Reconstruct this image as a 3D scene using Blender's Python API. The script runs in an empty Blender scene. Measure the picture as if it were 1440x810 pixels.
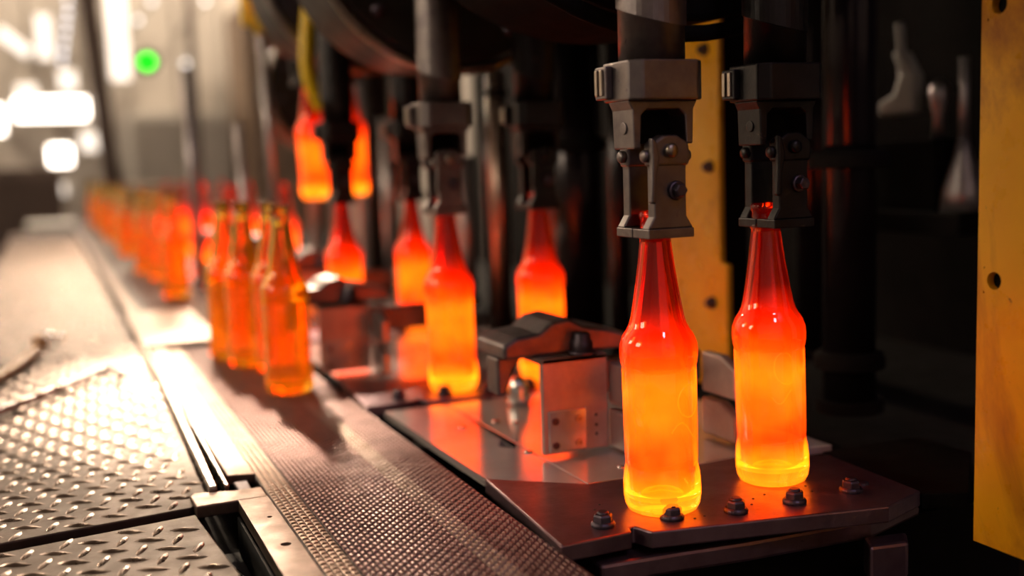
import bpy, bmesh, math, random
from mathutils import Vector, Matrix
random.seed(7)
scn = bpy.context.scene
col = scn.collection
PI = math.pi

# ------------------------------------------------------------------ camera
FPX = 1550.0
yaw = math.atan2(657.0, math.hypot(FPX, 181.0)); pitch = math.atan2(181.0, FPX); roll = math.radians(1.9)
fwd = Vector((math.sin(yaw)*math.cos(pitch), math.cos(yaw)*math.cos(pitch), -math.sin(pitch)))
rgt = fwd.cross(Vector((0, 0, 1))).normalized(); up = rgt.cross(fwd)
rgt2 = rgt*math.cos(roll) - up*math.sin(roll); up2 = up*math.cos(roll) + rgt*math.sin(roll)
cam = bpy.data.cameras.new('camera'); cam_o = bpy.data.objects.new('camera', cam); col.objects.link(cam_o)
cam.sensor_width = 36.0; cam.lens = FPX/1440*36.0; cam.clip_start = .02; cam.clip_end = 100
m = Matrix((rgt2, up2, -fwd)).transposed().to_4x4(); m.translation = Vector((0, 0, .29)); cam_o.matrix_world = m
cam.dof.use_dof = True; cam.dof.focus_distance = .91; cam.dof.aperture_fstop = 2.2; cam.dof.aperture_blades = 0
scn.camera = cam_o

# ------------------------------------------------------------------ world, exposure
w = bpy.data.worlds.new('world'); scn.world = w; w.use_nodes = True
w.node_tree.nodes['Background'].inputs[0].default_value = (.55, .6, .8, 1)
w.node_tree.nodes['Background'].inputs[1].default_value = .02
scn.view_settings.view_transform = 'Standard'; scn.view_settings.look = 'None'
scn.view_settings.exposure = 0.0; scn.view_settings.gamma = 1.0; scn.view_settings.use_curve_mapping = False
scn.cycles.use_denoising = True
scn.cycles.max_bounces = 10; scn.cycles.transmission_bounces = 8; scn.cycles.glossy_bounces = 4; scn.cycles.diffuse_bounces = 3
scn.cycles.sample_clamp_indirect = 4.0
scn.cycles.caustics_reflective = False; scn.cycles.caustics_refractive = False

# ------------------------------------------------------------------ lamps (fixtures with emitting faces); strengths tuned here
WARM = (1.0, .78, .56); CREAM = (1.0, .86, .73); COOL = (.80, .66, 1.0)
WALL_FILL = 320.0      # added lamps out of view that brighten the back wall
SIDE_BAY = 14.0      # lamps along the left aisle
REAR_FILL = 30.0       # added purplish fill lamp behind the viewpoint
SPOT = 430.0         # spot lamp bracketed over the belt, watts
FLOOD = 150.0         # floodlights just past the last station
WORK = 9.0            # work lights among the far machines

# ------------------------------------------------------------------ materials
def mat(name):
    m = bpy.data.materials.new(name); m.use_nodes = True
    nt = m.node_tree; b = nt.nodes['Principled BSDF']
    return m, nt, b
def ramp(nt, fac, stops):
    r = nt.nodes.new('ShaderNodeValToRGB'); e = r.color_ramp.elements
    while len(e) < len(stops): e.new(.5)
    for x, (p, c) in zip(e, stops):
        x.position = p; x.color = (*c, 1)
    nt.links.new(fac, r.inputs[0]); return r.outputs[0]
def noise(nt, scale, detail=4, rough=.6, vec=None, kind='Object', dist=0, sc=None):
    n = nt.nodes.new('ShaderNodeTexNoise'); n.inputs['Scale'].default_value = scale
    n.inputs['Detail'].default_value = detail; n.inputs['Roughness'].default_value = rough; n.inputs['Distortion'].default_value = dist
    if vec is None:
        t = nt.nodes.new('ShaderNodeTexCoord'); vec = t.outputs[kind]
    if sc:
        mp = nt.nodes.new('ShaderNodeMapping'); mp.inputs['Scale'].default_value = sc
        nt.links.new(vec, mp.inputs[0]); vec = mp.outputs[0]
    nt.links.new(vec, n.inputs['Vector']); return n.outputs['Fac']
def bump(nt, b, fac, strength, dist=.001):
    n = nt.nodes.new('ShaderNodeBump'); n.inputs['Strength'].default_value = strength; n.inputs['Distance'].default_value = dist
    nt.links.new(fac, n.inputs['Height']); nt.links.new(n.outputs[0], b.inputs['Normal'])
def metal(name, c0, c1, r0, r1, metallic=1.0, scale=18, bs=.25, bscale=220, sc=None, spots=None):
    m, nt, b = mat(name)
    n = noise(nt, scale, 6, .65, sc=sc)
    cc = ramp(nt, n, [(.3, c0), (.7, c1)])
    if spots:
        n3 = noise(nt, spots[0], 5, .7, dist=.6)
        f = ramp(nt, n3, [(spots[1], (0, 0, 0)), (spots[1]+.08, (1, 1, 1))])
        mx = nt.nodes.new('ShaderNodeMix'); mx.data_type = 'RGBA'
        nt.links.new(f, mx.inputs['Factor']); nt.links.new(cc, mx.inputs['A']); mx.inputs['B'].default_value = (*spots[2], 1)
        cc = mx.outputs['Result']
    nt.links.new(cc, b.inputs['Base Color'])
    n2 = noise(nt, scale*3, 5, .6, sc=sc)
    nt.links.new(ramp(nt, n2, [(.3, (r0,)*3), (.7, (r1,)*3)]), b.inputs['Roughness'])
    b.inputs['Metallic'].default_value = metallic
    if bs: bump(nt, b, noise(nt, bscale, 3), bs, .0006)
    return m
def plain(name, c, rough=.5, metallic=0.0, emit=None, strength=0):
    m, nt, b = mat(name)
    b.inputs['Base Color'].default_value = (*c, 1); b.inputs['Roughness'].default_value = rough; b.inputs['Metallic'].default_value = metallic
    if emit:
        b.inputs['Emission Color'].default_value = (*emit, 1); b.inputs['Emission Strength'].default_value = strength
    return m
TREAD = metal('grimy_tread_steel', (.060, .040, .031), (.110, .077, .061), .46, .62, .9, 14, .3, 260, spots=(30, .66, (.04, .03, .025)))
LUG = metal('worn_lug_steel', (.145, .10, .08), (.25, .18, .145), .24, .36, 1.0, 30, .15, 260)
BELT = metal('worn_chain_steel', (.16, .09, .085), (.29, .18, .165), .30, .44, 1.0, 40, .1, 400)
BELTBASE = metal('oily_chain_gap', (.03, .02, .02), (.06, .045, .04), .5, .7, .6, 40, 0)
BAR = metal('flat_bar_steel', (.15, .10, .08), (.25, .18, .145), .33, .5, 1.0, 22, .2, 300, spots=(45, .68, (.08, .05, .045)))
RAIL = metal('polished_rail_steel', (.5, .46, .4), (.7, .64, .56), .18, .32, 1.0, 30, .1, 300)
DEAD = metal('sooty_plate_steel', (.15, .085, .10), (.28, .18, .205), .28, .44, .85, 16, .35, 180, spots=(60, .67, (.04, .02, .02)))
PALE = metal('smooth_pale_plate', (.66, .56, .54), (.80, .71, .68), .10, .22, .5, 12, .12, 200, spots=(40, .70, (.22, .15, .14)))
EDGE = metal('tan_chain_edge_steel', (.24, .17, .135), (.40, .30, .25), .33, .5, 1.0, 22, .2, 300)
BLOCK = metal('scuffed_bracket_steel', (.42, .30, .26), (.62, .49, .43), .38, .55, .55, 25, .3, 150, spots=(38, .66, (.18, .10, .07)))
COVER = metal('dark_cast_cover', (.10, .085, .085), (.22, .18, .18), .35, .5, .8, 25, .4, 120)
TONG = metal('oiled_tong_steel', (.115, .095, .10), (.225, .19, .18), .30, .46, .85, 30, .35, 160, spots=(50, .64, (.09, .07, .075)))
TONGDARK = metal('soot_blackened_tong_steel', (.006, .005, .005), (.02, .015, .016), .3, .5, .5, 30, .6, 120, spots=(24, .63, (.13, .08, .06)))
BOLT = metal('blued_bolt_steel', (.06, .045, .06), (.12, .095, .115), .34, .48, .8, 60, .2, 300)
SOOT = metal('soot_black_iron', (.005, .004, .004), (.012, .009, .008), .75, .9, 0, 12, .4, 60)
SOOT.node_tree.nodes['Principled BSDF'].inputs['Specular IOR Level'].default_value = .06
DRUM = metal('greasy_drum_iron', (.018, .013, .010), (.045, .032, .022), .4, .6, .3, 10, .3, 60)
RIM = metal('bare_rim_steel', (.30, .25, .20), (.46, .39, .32), .25, .4, 1.0, 20, .1, 200)
PIPE = metal('heat_tinted_pipe', (.26, .17, .13), (.42, .30, .24), .25, .4, .9, 14, .1, 120)
GREYPIPE = metal('dull_grey_pipe', (.36, .32, .32), (.5, .45, .45), .3, .45, .7, 14, .1, 120)
WALLM = metal('painted_hall_wall', (.58, .54, .50), (.68, .64, .59), .7, .85, 0, 2, 0)
FLOORM = metal('dark_concrete_floor', (.05, .045, .045), (.09, .08, .075), .5, .75, 0, 3, .2, 30)
CEILM = metal('grey_ceiling_sheet', (.22, .21, .2), (.28, .27, .26), .7, .85, 0, 2, 0)
BEAM = metal('brown_girder_paint', (.085, .06, .05), (.14, .10, .085), .5, .65, .1, 5, .2, 40)
GREYPAINT = metal('pale_machine_paint', (.50, .49, .46), (.60, .58, .54), .4, .55, 0, 5, .1, 60)
BROWNPAINT = metal('brown_machine_paint', (.16, .11, .08), (.24, .17, .12), .4, .6, .2, 5, .1, 60)
CHROME = plain('bright_chrome', (.85, .83, .8), .08, 1.0)
YHOSE = plain('yellow_rubber', (.95, .60, .005), .4)
WOOD = metal('amber_handle_wood', (.55, .25, .06), (.7, .36, .10), .4, .55, 0, 30, .1, 200, sc=(1, 1, .2))
BLACK = plain('black_rubber', (.008, .008, .008), .6)

# worn yellow paint: chips and brown scorch stains that belong to the sheet
def yellow_paint(name, ca, cb, stain, thr):
    m, nt, b = mat(name)
    n = noise(nt, 9, 6, .6)
    c = ramp(nt, n, [(.3, ca), (.7, cb)])
    s = ramp(nt, noise(nt, 5, 8, .65, dist=1.2, sc=(1, 1, .55)), [(thr, (0, 0, 0)), (thr+.16, (1, 1, 1))])
    mx = nt.nodes.new('ShaderNodeMix'); mx.data_type = 'RGBA'
    nt.links.new(s, mx.inputs['Factor']); nt.links.new(c, mx.inputs['A']); mx.inputs['B'].default_value = (*stain, 1)
    s2 = ramp(nt, noise(nt, 90, 6, .7, dist=.5), [(.66, (0, 0, 0)), (.70, (1, 1, 1))])
    mx2 = nt.nodes.new('ShaderNodeMix'); mx2.data_type = 'RGBA'
    nt.links.new(s2, mx2.inputs['Factor']); nt.links.new(mx.outputs['Result'], mx2.inputs['A']); mx2.inputs['B'].default_value = (.10, .045, .01, 1)
    nt.links.new(mx2.outputs['Result'], b.inputs['Base Color'])
    nt.links.new(ramp(nt, noise(nt, 30, 5), [(.3, (.22,)*3), (.7, (.42,)*3)]), b.inputs['Roughness'])
    bump(nt, b, noise(nt, 70, 4, sc=(1, 1, .2)), .25, .0006)
    return m
YELLOW = yellow_paint('worn_yellow_panel_paint', (.84, .36, .008), (.92, .46, .012), (.34, .10, .010), .46)
YELLOW2 = yellow_paint('heat_stained_yellow_paint', (.80, .33, .008), (.88, .42, .012), (.45, .16, .010), .56)

# glowing glass: the glow is heat (hot base and body, cooler neck) along the bottle's own height
def hot_glass(name, stops, base, seed, strength=1.0, amp=.35, wob=.1, hgt=.245):
    m, nt, b = mat(name)
    t = nt.nodes.new('ShaderNodeTexCoord'); sx = nt.nodes.new('ShaderNodeSeparateXYZ'); nt.links.new(t.outputs['Object'], sx.inputs[0])
    oi = nt.nodes.new('ShaderNodeObjectInfo')
    add = nt.nodes.new('ShaderNodeVectorMath'); add.operation = 'MULTIPLY_ADD'
    nt.links.new(oi.outputs['Random'], add.inputs[0]); add.inputs[1].default_value = (7, 11, 5); nt.links.new(t.outputs['Object'], add.inputs[2])
    n = noise(nt, 26, 2, .5, vec=add.outputs[0])
    d = nt.nodes.new('ShaderNodeMath'); d.operation = 'DIVIDE'; nt.links.new(sx.outputs['Z'], d.inputs[0]); d.inputs[1].default_value = hgt
    off = nt.nodes.new('ShaderNodeMath'); off.operation = 'MULTIPLY_ADD'; nt.links.new(n, off.inputs[0]); off.inputs[1].default_value = wob; off.inputs[2].default_value = -wob/2
    sm = nt.nodes.new('ShaderNodeMath'); sm.operation = 'ADD'; nt.links.new(d.outputs[0], sm.inputs[0]); nt.links.new(off.outputs[0], sm.inputs[1])
    e = ramp(nt, sm.outputs[0], stops)
    mul = nt.nodes.new('ShaderNodeMath'); mul.operation = 'MULTIPLY_ADD'; nt.links.new(n, mul.inputs[0]); mul.inputs[1].default_value = amp*2*strength; mul.inputs[2].default_value = strength*(1-amp)
    nt.links.new(e, b.inputs['Emission Color']); nt.links.new(mul.outputs[0], b.inputs['Emission Strength'])
    nt.links.new(ramp(nt, d.outputs[0], base), b.inputs['Base Color'])
    b.inputs['Transmission Weight'].default_value = 1.0; b.inputs['Roughness'].default_value = .03; b.inputs['IOR'].default_value = 1.47
    return m
HOT = hot_glass('glowing_hot_glass',
    [(0, (1.0, .20, .005)), (.045, (1.0, .19, .005)), (.10, (.8, .07, .002)), (.15, (.58, .02, .001)), (.24, (.78, .062, .002)), (.42, (.95, .115, .003)),
     (.48, (.70, .042, .001)), (.55, (.42, .011, .0)), (.61, (.20, .0035, .0)), (.70, (.032, .0004, 0)), (.9, (.020, .0002, 0))],
    [(0, (1, .5, .10)), (.55, (1, .36, .06)), (.75, (.78, .12, .02)), (1, (.72, .10, .02))], 1, 1.2, .6, .2)
AMBER = hot_glass('cooling_amber_glass',
    [(0, (.24, .06, .001)), (.1, (.13, .026, .001)), (.45, (.10, .021, .0)), (.6, (.055, .011, .0)), (.75, (.012, .0025, 0)), (.9, (.003, .001, 0)), (1, (.003, .001, 0))],
    [(0, (1, .50, .04)), (.55, (1, .52, .05)), (.75, (.95, .66, .14)), (1, (.85, .75, .25))], 2, .7, .6, .2)

# ------------------------------------------------------------------ mesh helpers
def obj(name, bm, material, parent=None, smooth=False, bevel=0, seg=2, loc=None):
    me = bpy.data.meshes.new(name); bmesh.ops.recalc_face_normals(bm, faces=bm.faces); bm.to_mesh(me); bm.free()
    me.materials.append(material)
    if smooth:
        for p in me.polygons: p.use_smooth = True
    o = bpy.data.objects.new(name, me); col.objects.link(o)
    if parent: o.parent = parent
    if loc: o.location = loc
    if bevel:
        md = o.modifiers.new('bevel', 'BEVEL'); md.width = bevel; md.segments = seg; md.limit_method = 'ANGLE'; md.angle_limit = math.radians(40)
    return o
def tag(o, label=None, cat=None, group=None, kind=None):
    if label: o['label'] = label
    if cat: o['category'] = cat
    if group: o['group'] = group
    if kind: o['kind'] = kind
    return o
def thing(name, label, cat, loc=(0, 0, 0), rot=(0, 0, 0), group=None):
    o = bpy.data.objects.new(name, None); o.empty_display_size = .02; col.objects.link(o)
    o.location = loc; o.rotation_euler = rot
    return tag(o, label, cat, group)
def dup(o, parent=None):
    c = o.copy(); col.objects.link(c)
    if parent: c.parent = parent
    for ch in o.children: dup(ch, c)
    return c
def copy_thing(o, loc, rot, label, group=None):
    c = dup(o); c.location = loc; c.rotation_euler = rot; c['label'] = label
    if group: c['group'] = group
    return c
B = bmesh.new
def box(bm, x0, x1, y0, y1, z0, z1, M=None):
    vs = [bm.verts.new((x, y, z)) for x in (x0, x1) for y in (y0, y1) for z in (z0, z1)]
    for f in ((0, 1, 3, 2), (4, 6, 7, 5), (0, 4, 5, 1), (2, 3, 7, 6), (0, 2, 6, 4), (1, 5, 7, 3)):
        bm.faces.new([vs[i] for i in f])
    if M: bmesh.ops.transform(bm, matrix=M, verts=vs)
    return bm
def prism(bm, pts, a, b, axis='z'):
    def P(p, t): return (p[0], p[1], t) if axis == 'z' else ((p[0], t, p[1]) if axis == 'y' else (t, p[0], p[1]))
    lo = [bm.verts.new(P(p, a)) for p in pts]; hi = [bm.verts.new(P(p, b)) for p in pts]
    bm.faces.new(lo[::-1]); bm.faces.new(hi); n = len(pts)
    for i in range(n): bm.faces.new((lo[i], lo[(i+1) % n], hi[(i+1) % n], hi[i]))
    return bm
def frame_for(d):
    d = d.normalized(); a = Vector((0, 0, 1)) if abs(d.z) < .9 else Vector((1, 0, 0))
    u = d.cross(a).normalized(); return u, d.cross(u).normalized()
def lathe(bm, prof, seg=32, org=(0, 0, 0), axis=(0, 0, 1), caps=True, a0=0):
    d = Vector(axis).normalized(); u, v = frame_for(d); o = Vector(org); rings = []
    for r, z in prof:
        if r < 1e-7: rings.append([bm.verts.new(o+d*z)])
        else: rings.append([bm.verts.new(o+d*z+(u*math.cos(a0+2*PI*i/seg)+v*math.sin(a0+2*PI*i/seg))*r) for i in range(seg)])
    for A, C in zip(rings, rings[1:]):
        if len(A) == 1 and len(C) == 1: continue
        for i in range(seg):
            j = (i+1) % seg
            if len(A) == 1: bm.faces.new((A[0], C[i], C[j]))
            elif len(C) == 1: bm.faces.new((A[i], A[j], C[0]))
            else: bm.faces.new((A[i], A[j], C[j], C[i]))
    if caps:
        if len(rings[0]) > 1: bm.faces.new(rings[0][::-1])
        if len(rings[-1]) > 1: bm.faces.new(rings[-1])
    return bm
def cyl(bm, p0, p1, r, seg=20, r1=None, a0=0):
    p0 = Vector(p0); p1 = Vector(p1); L = (p1-p0).length
    return lathe(bm, [(r, 0), (r if r1 is None else r1, L)], seg, p0, p1-p0, True, a0)
def tube(bm, pts, r, seg=12, sub=6):
    P = [Vector(p) for p in pts]; Q = []
    for i in range(len(P)-1):
        p0 = P[max(i-1, 0)]; p1 = P[i]; p2 = P[i+1]; p3 = P[min(i+2, len(P)-1)]
        for k in range(sub):
            t = k/sub
            Q.append(.5*((2*p1)+(p2-p0)*t+(2*p0-5*p1+4*p2-p3)*t*t+(3*p1-p0-3*p2+p3)*t**3))
    Q.append(P[-1]); rings = []; u = None
    for i, q in enumerate(Q):
        d = (Q[min(i+1, len(Q)-1)]-Q[max(i-1, 0)]).normalized()
        if u is None: u, v = frame_for(d)
        u = (u-d*u.dot(d)).normalized(); v = d.cross(u)
        rings.append([bm.verts.new(q+(u*math.cos(2*PI*k/seg)+v*math.sin(2*PI*k/seg))*r) for k in range(seg)])
    for A, C in zip(rings, rings[1:]):
        for k in range(seg): bm.faces.new((A[k], A[(k+1) % seg], C[(k+1) % seg], C[k]))
    bm.faces.new(rings[0][::-1]); bm.faces.new(rings[-1]); return bm
def hex_bolt(name, parent, loc, r=.008, h=.009, axis=(0, 0, 1), material=None, washer=True):
    bm = B()
    if washer: lathe(bm, [(r*1.22, 0), (r*1.24, h*.22), (r*1.05, h*.42)], 24, loc, axis)
    lathe(bm, [(r*1.02, h*.3), (r*1.0, h*.85), (r*.84, h*1.02)], 6, loc, axis, a0=.4)
    lathe(bm, [(r*.62, h), (r*.6, h*1.14), (r*.45, h*1.22)], 16, loc, axis)
    return obj(name, bm, material or BOLT, parent, bevel=.0006)
def holed(bm, u0, u1, v0, v1, holes, t0, t1, axis, seg=24):
    """a flat bar with round through holes; holes = [(u, v, r)] sorted by v; axis is the thickness axis"""
    def P(u, v, t): return (u, v, t) if axis == 'z' else ((t, u, v) if axis == 'x' else (u, t, v))
    def quad(a, b, c, d, t): bm.faces.new([bm.verts.new(P(*q, t)) for q in (a, b, c, d)])
    for t in (t0, t1):
        v = v0
        for (hu, hv, r) in holes:
            s = r*1.5; quad((u0, v), (u1, v), (u1, hv-s), (u0, hv-s), t)
            quad((u0, hv-s), (hu-s, hv-s), (hu-s, hv+s), (u0, hv+s), t); quad((hu+s, hv-s), (u1, hv-s), (u1, hv+s), (hu+s, hv+s), t)
            for i in range(seg):
                a = 2*PI*i/seg; b = 2*PI*(i+1)/seg
                def sq(x):
                    c, d = math.cos(x), math.sin(x); k = s/max(abs(c), abs(d)); return (hu+c*k, hv+d*k)
                def ci(x): return (hu+math.cos(x)*r, hv+math.sin(x)*r)
                quad(ci(a), ci(b), sq(b), sq(a), t)
            v = hv+s
        quad((u0, v), (u1, v), (u1, v1), (u0, v1), t)
    for (hu, hv, r) in holes:
        for i in range(seg):
            a = 2*PI*i/seg; b = 2*PI*(i+1)/seg
            bm.faces.new([bm.verts.new(P(hu+math.cos(x)*r, hv+math.sin(x)*r, t)) for x, t in ((a, t0), (b, t0), (b, t1), (a, t1))])
    for (p, q) in (((u0, v0), (u1, v0)), ((u1, v0), (u1, v1)), ((u1, v1), (u0, v1)), ((u0, v1), (u0, v0))):
        bm.faces.new([bm.verts.new(P(*x, t)) for x, t in ((p, t0), (q, t0), (q, t1), (p, t1))])
    bmesh.ops.remove_doubles(bm, verts=bm.verts, dist=1e-6); return bm

# ------------------------------------------------------------------ the hall (setting)
HX0, HX1, HY0, HY1, HZ0, HZ1 = -4.0, 5.0, -4.0, 9.4, -1.0, 5.0
def struct(name, bm, m): return tag(obj(name, bm, m), kind='structure')
struct('floor', box(B(), HX0, HX1, HY0, HY1, HZ0-.1, HZ0), FLOORM)
struct('ceiling', box(B(), HX0, HX1, HY0, HY1, HZ1, HZ1+.1), CEILM)
struct('wall_left', box(B(), HX0-.1, HX0, HY0, HY1, HZ0, HZ1), WALLM)
struct('wall_right', box(B(), HX1, HX1+.1, HY0, HY1, HZ0, HZ1), WALLM)
struct('wall_front', box(B(), HX0, HX1, HY0-.1, HY0, HZ0, HZ1), WALLM)
wb = struct('wall_back', box(B(), HX0, HX1, HY1, HY1+.1, HZ0, HZ1), WALLM)
for i in range(-6, 14):
    obj('wall_panel', box(B(), i*.36-.005, i*.36+.335, HY1-.03, HY1, HZ0, 2.1), WALLM, wb, bevel=.006)
obj('unseen_dark_band', box(B(), HX0, HX1, HY1-.04, HY1, 2.12, HZ1), BEAM, wb)  # unseen dark band added so the upper wall reflects less onto the deck

def lamp_mat(name, c, s): return plain(name, (.9, .9, .9), .5, 0, c, s)
LHIGH = lamp_mat('lit_warm_diffuser', WARM, WALL_FILL); LSIDE = lamp_mat('lit_aisle_diffuser', (1, .84, .62), SIDE_BAY)
LFLOOD = lamp_mat('lit_flood_lens', WARM, FLOOD)
LREAR = lamp_mat('lit_cool_diffuser', COOL, REAR_FILL); LWORK = lamp_mat('lit_work_diffuser', CREAM, WORK)
LSOFT = lamp_mat('lit_soft_diffuser', CREAM, 1.5)
LGREEN = plain('lit_green_lens', (0, .03, 0), .6, 0, (0, 1, .005), 4.0); LPIN = lamp_mat('lit_pin_lens', (1, .97, .93), 12.0)
def bay(x, y, z, s, m, label, group='added fill lamps above the hall'):
    t = thing('added_fill_lamp', label, 'lamp', (x, y, z), (0, 0, 0), group)
    bm = B(); lathe(bm, [(s*.5, .0), (s*.42, .10), (s*.2, .2), (.05, .24)], 24); obj('lamp_shade', bm, GREYPAINT, t, True)
    bm = B(); lathe(bm, [(0, -s*.34), (s*.2, -s*.31), (s*.36, -s*.2), (s*.45, 0)], 24, caps=False); obj('lamp_lens', bm, m, t, True)
    bm = B(); cyl(bm, (0, 0, .23), (0, 0, HZ1-z-.002), .015); obj('suspension_rod', bm, BEAM, t)
    return t
# ------------------------------------------------------------------ lamps of the left aisle, added fill lamps overhead and behind
for i, (x, y, z, s) in enumerate(((2.6, 8.6, 3.4, .5), (.6, 8.9, 4.3, .5), (-2.2, 8.6, 3.4, .5))):
    bay(x, y, z, s, LHIGH, 'round lamp added out of view to light the back wall, ' + ('the rightmost one', 'the highest one', 'the leftmost one')[i])
def wall_lamp(y, z, label):
    t = thing('wall_lamp', label, 'lamp', (HX0, y, z), (0, 0, 0), 'wall lamps of the left aisle')
    obj('lamp_arm', box(B(), 0, 1.5, -.03, .03, -.03, .03), BEAM, t)
    obj('lamp_housing', box(B(), 1.5, 1.6, -.42, .42, -.32, .32), GREYPAINT, t, bevel=.02)
    obj('lamp_lens', box(B(), 1.6, 1.615, -.4, .4, -.3, .3), LSIDE, t, bevel=.004)
wall_lamp(1.1, 1.3, 'broad wall lamp on an arm, left of the walkway, the nearer one')
wall_lamp(3.2, 1.4, 'broad wall lamp on an arm, left of the walkway, the farther one')
bay(.2, -2.2, 3.4, .6, LREAR, 'purplish fill lamp added behind the viewpoint')
def flood(x, y, z, s, label):
    t = thing('floodlight', label, 'lamp', (x, y, -1), (0, 0, 0), 'floodlights past the machine')
    bm = B(); cyl(bm, (0, .06, 0), (0, .06, z+1), .02); obj('flood_post', bm, BEAM, t)
    bm = B(); lathe(bm, [(.14, 0), (.12, .02), (.02, .03)], 24, (0, .06, 0)); obj('flood_foot', bm, BEAM, t)
    obj('flood_housing', box(B(), -s/2-.02, s/2+.02, -.02, .05, z+1-s/2-.02, z+1+s/2+.02), GREYPAINT, t, bevel=.01)
    obj('flood_lens', box(B(), -s/2, s/2, -.032, -.02, z+1-s/2, z+1+s/2), LFLOOD, t, bevel=.004)
flood(1.15, 6.0, 1.5, .34, 'square floodlight on a tall post beyond the last drum')
flood(.82, 6.35, 1.55, .34, 'square floodlight on a tall post left of the other one')

# spot lamp on a bracket above the belt: lights the cooling bottles from behind and throws their shadows towards the camera
def spot_lamp(p, aim):
    t = thing('spot_lamp', 'spot lamp bracketed high over the belt beyond the near bottles', 'lamp', p)
    d = (Vector(aim)-Vector(p)).normalized()
    bm = B(); lathe(bm, [(.02, -.12), (.045, -.10), (.075, .02), (.085, .08), (.081, .08), (.07, .02), (.04, -.09), (0, -.10)], 28, (0, 0, 0), d, False); obj('lamp_shade', bm, GREYPAINT, t, True)
    bm = B(); lathe(bm, [(0, -.08), (.02, -.07), (.028, -.045), (.02, -.02), (0, -.012)], 20, (0, 0, 0), d, False); obj('lamp_bulb', bm, LPIN, t, True)
    bm = B(); box(bm, -.012, .012, -.012, .012, .06, HZ1-p[2]-.003); obj('lamp_pole', bm, BEAM, t)
    ld = bpy.data.lights.new('spot_light', 'SPOT'); ld.energy = SPOT; ld.color = WARM; ld.spot_size = math.radians(20); ld.spot_blend = .45; ld.shadow_soft_size = .03
    lo = bpy.data.objects.new('spot_light', ld); col.objects.link(lo); lo.parent = t
    lo.location = d*.0; lo.rotation_euler = d.to_track_quat('-Z', 'Y').to_euler()
spot_lamp((.385, 3.05, 1.30), (.262, 1.63, 0))

# ------------------------------------------------------------------ machine bed and ledge
bed = thing('machine_bed', 'black machine bed under the bottle plates', 'machine base', (0, 0, -1))
obj('bed_body', box(B(), .362, 1.32, .745, 5.6, 0, .962), SOOT, bed)
bm = B(); prism(bm, [(.372, .726), (.44, .722), (.50, .716), (.62, .712), (.70, .74), (.70, .80), (.372, .80)], .962, .979); obj('bed_ledge', bm, DEAD, bed, bevel=.003)
bm = B(); prism(bm, [(.60, .690), (.635, .684), (.652, .705), (.612, .712)], .935, .966); obj('bed_lug', bm, DEAD, bed, bevel=.003)
bm = B(); prism(bm, [(.40, .70), (.66, .69), (.66, .745), (.40, .745)], .88, .925); obj('bed_rail', bm, SOOT, bed, bevel=.004)

# ------------------------------------------------------------------ walkway deck of tread plates
deck = thing('walkway_frame', 'dark steel walkway frame carrying the tread plates', 'frame', (0, 0, -1))
obj('frame_body', box(B(), -.16, .111, .3, 6.2, 0, .9825), SOOT, deck)
obj('frame_rail', box(B(), .1115, .158, .3, 6.2, 0, .9495), SOOT, deck)
def tread(label, poly, xr, yr, z=-.005, dense=True, thick=.012):
    t = thing('tread_plate', label, 'floor plate', (0, 0, z))
    obj('plate', prism(B(), poly, -thick, 0), TREAD, t, bevel=.0012)
    bm = B(); p = .0222; ang = math.radians(-21)
    def inside(x, y):
        c = False; n = len(poly)
        for i in range(n):
            (ax, ay), (bx, by) = poly[i], poly[(i+1) % n]
            if (ay > y) != (by > y) and x < (bx-ax)*(y-ay)/(by-ay)+ax: c = not c
        return c
    i0 = int((xr[0]-.3)/p)-3; nx = int((xr[1]-xr[0]+.6)/p)+20
    ny = int((yr[1]-yr[0]+.4)/p)+30; cx = (xr[0]+xr[1])/2; cy = (yr[0]+yr[1])/2
    n = int(max(xr[1]-xr[0], yr[1]-yr[0])/p)
    for i in range(-n, n):
        for j in range(-n, n):
            X = (i*math.cos(ang)-j*math.sin(ang))*p+cx; Y = (i*math.sin(ang)+j*math.cos(ang))*p+cy
            if not all(inside(X+dx, Y+dy) for dx, dy in ((.007, 0), (-.007, 0), (0, .007), (0, -.007))): continue
            a = ang+(PI/2 if (i+j) % 2 else 0)+random.uniform(-.03, .03); ca, sa = math.cos(a), math.sin(a)
            L = .0132; Wd = .0035; H = .0021*random.uniform(.85, 1.1)
            def V(u, v, w): return bm.verts.new((X+u*ca-v*sa, Y+u*sa+v*ca, w))
            o = [V(-L, 0, 0), V(-L*.5, -Wd*.85, 0), V(0, -Wd, 0), V(L*.5, -Wd*.85, 0), V(L, 0, 0), V(L*.5, Wd*.85, 0), V(0, Wd, 0), V(-L*.5, Wd*.85, 0)]
            r = [V(-L*.6, 0, H*.75), V(0, -.0006, H), V(0, .0006, H), V(L*.6, 0, H*.75)]
            for f in ((o[0], o[1], r[0]), (o[1], o[2], r[1], r[0]), (o[2], o[3], r[3], r[1]), (o[3], o[4], r[3]), (o[4], o[5], r[3]), (o[5], o[6], r[2], r[3]), (o[6], o[7], r[0], r[2]), (o[7], o[0], r[0]), (r[0], r[1], r[2]), (r[1], r[3], r[2])):
                bm.faces.new(f)
    tag(obj('raised_lugs', bm, LUG, t, True), kind='stuff')
    return t
tread('tread plate nearest in the frame, in front of the black gap', [(-.16, .30), (.112, .30), (.112, .80), (.1005, .958), (-.16, .918)], (-.16, .112), (.30, .96))
tread('brown tread plate just behind the black gap, left of the bright rail', [(-.16, .944), (.099, .980), (.117, 1.0), (.128, 1.60), (.13, 1.885), (-.16, 1.885)], (-.16, .13), (.94, 1.885))
tread('blurred tread plate behind the dark cross seam', [(-.16, 1.893), (.13, 1.893), (.13, 3.0), (-.16, 3.0)], (-.16, .13), (1.893, 3.0))
tread('farthest tread plate running to the end of the walkway', [(-.16, 3.008), (.13, 3.008), (.13, 6.1), (-.16, 6.1)], (-.16, .13), (3.008, 4.6))

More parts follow.
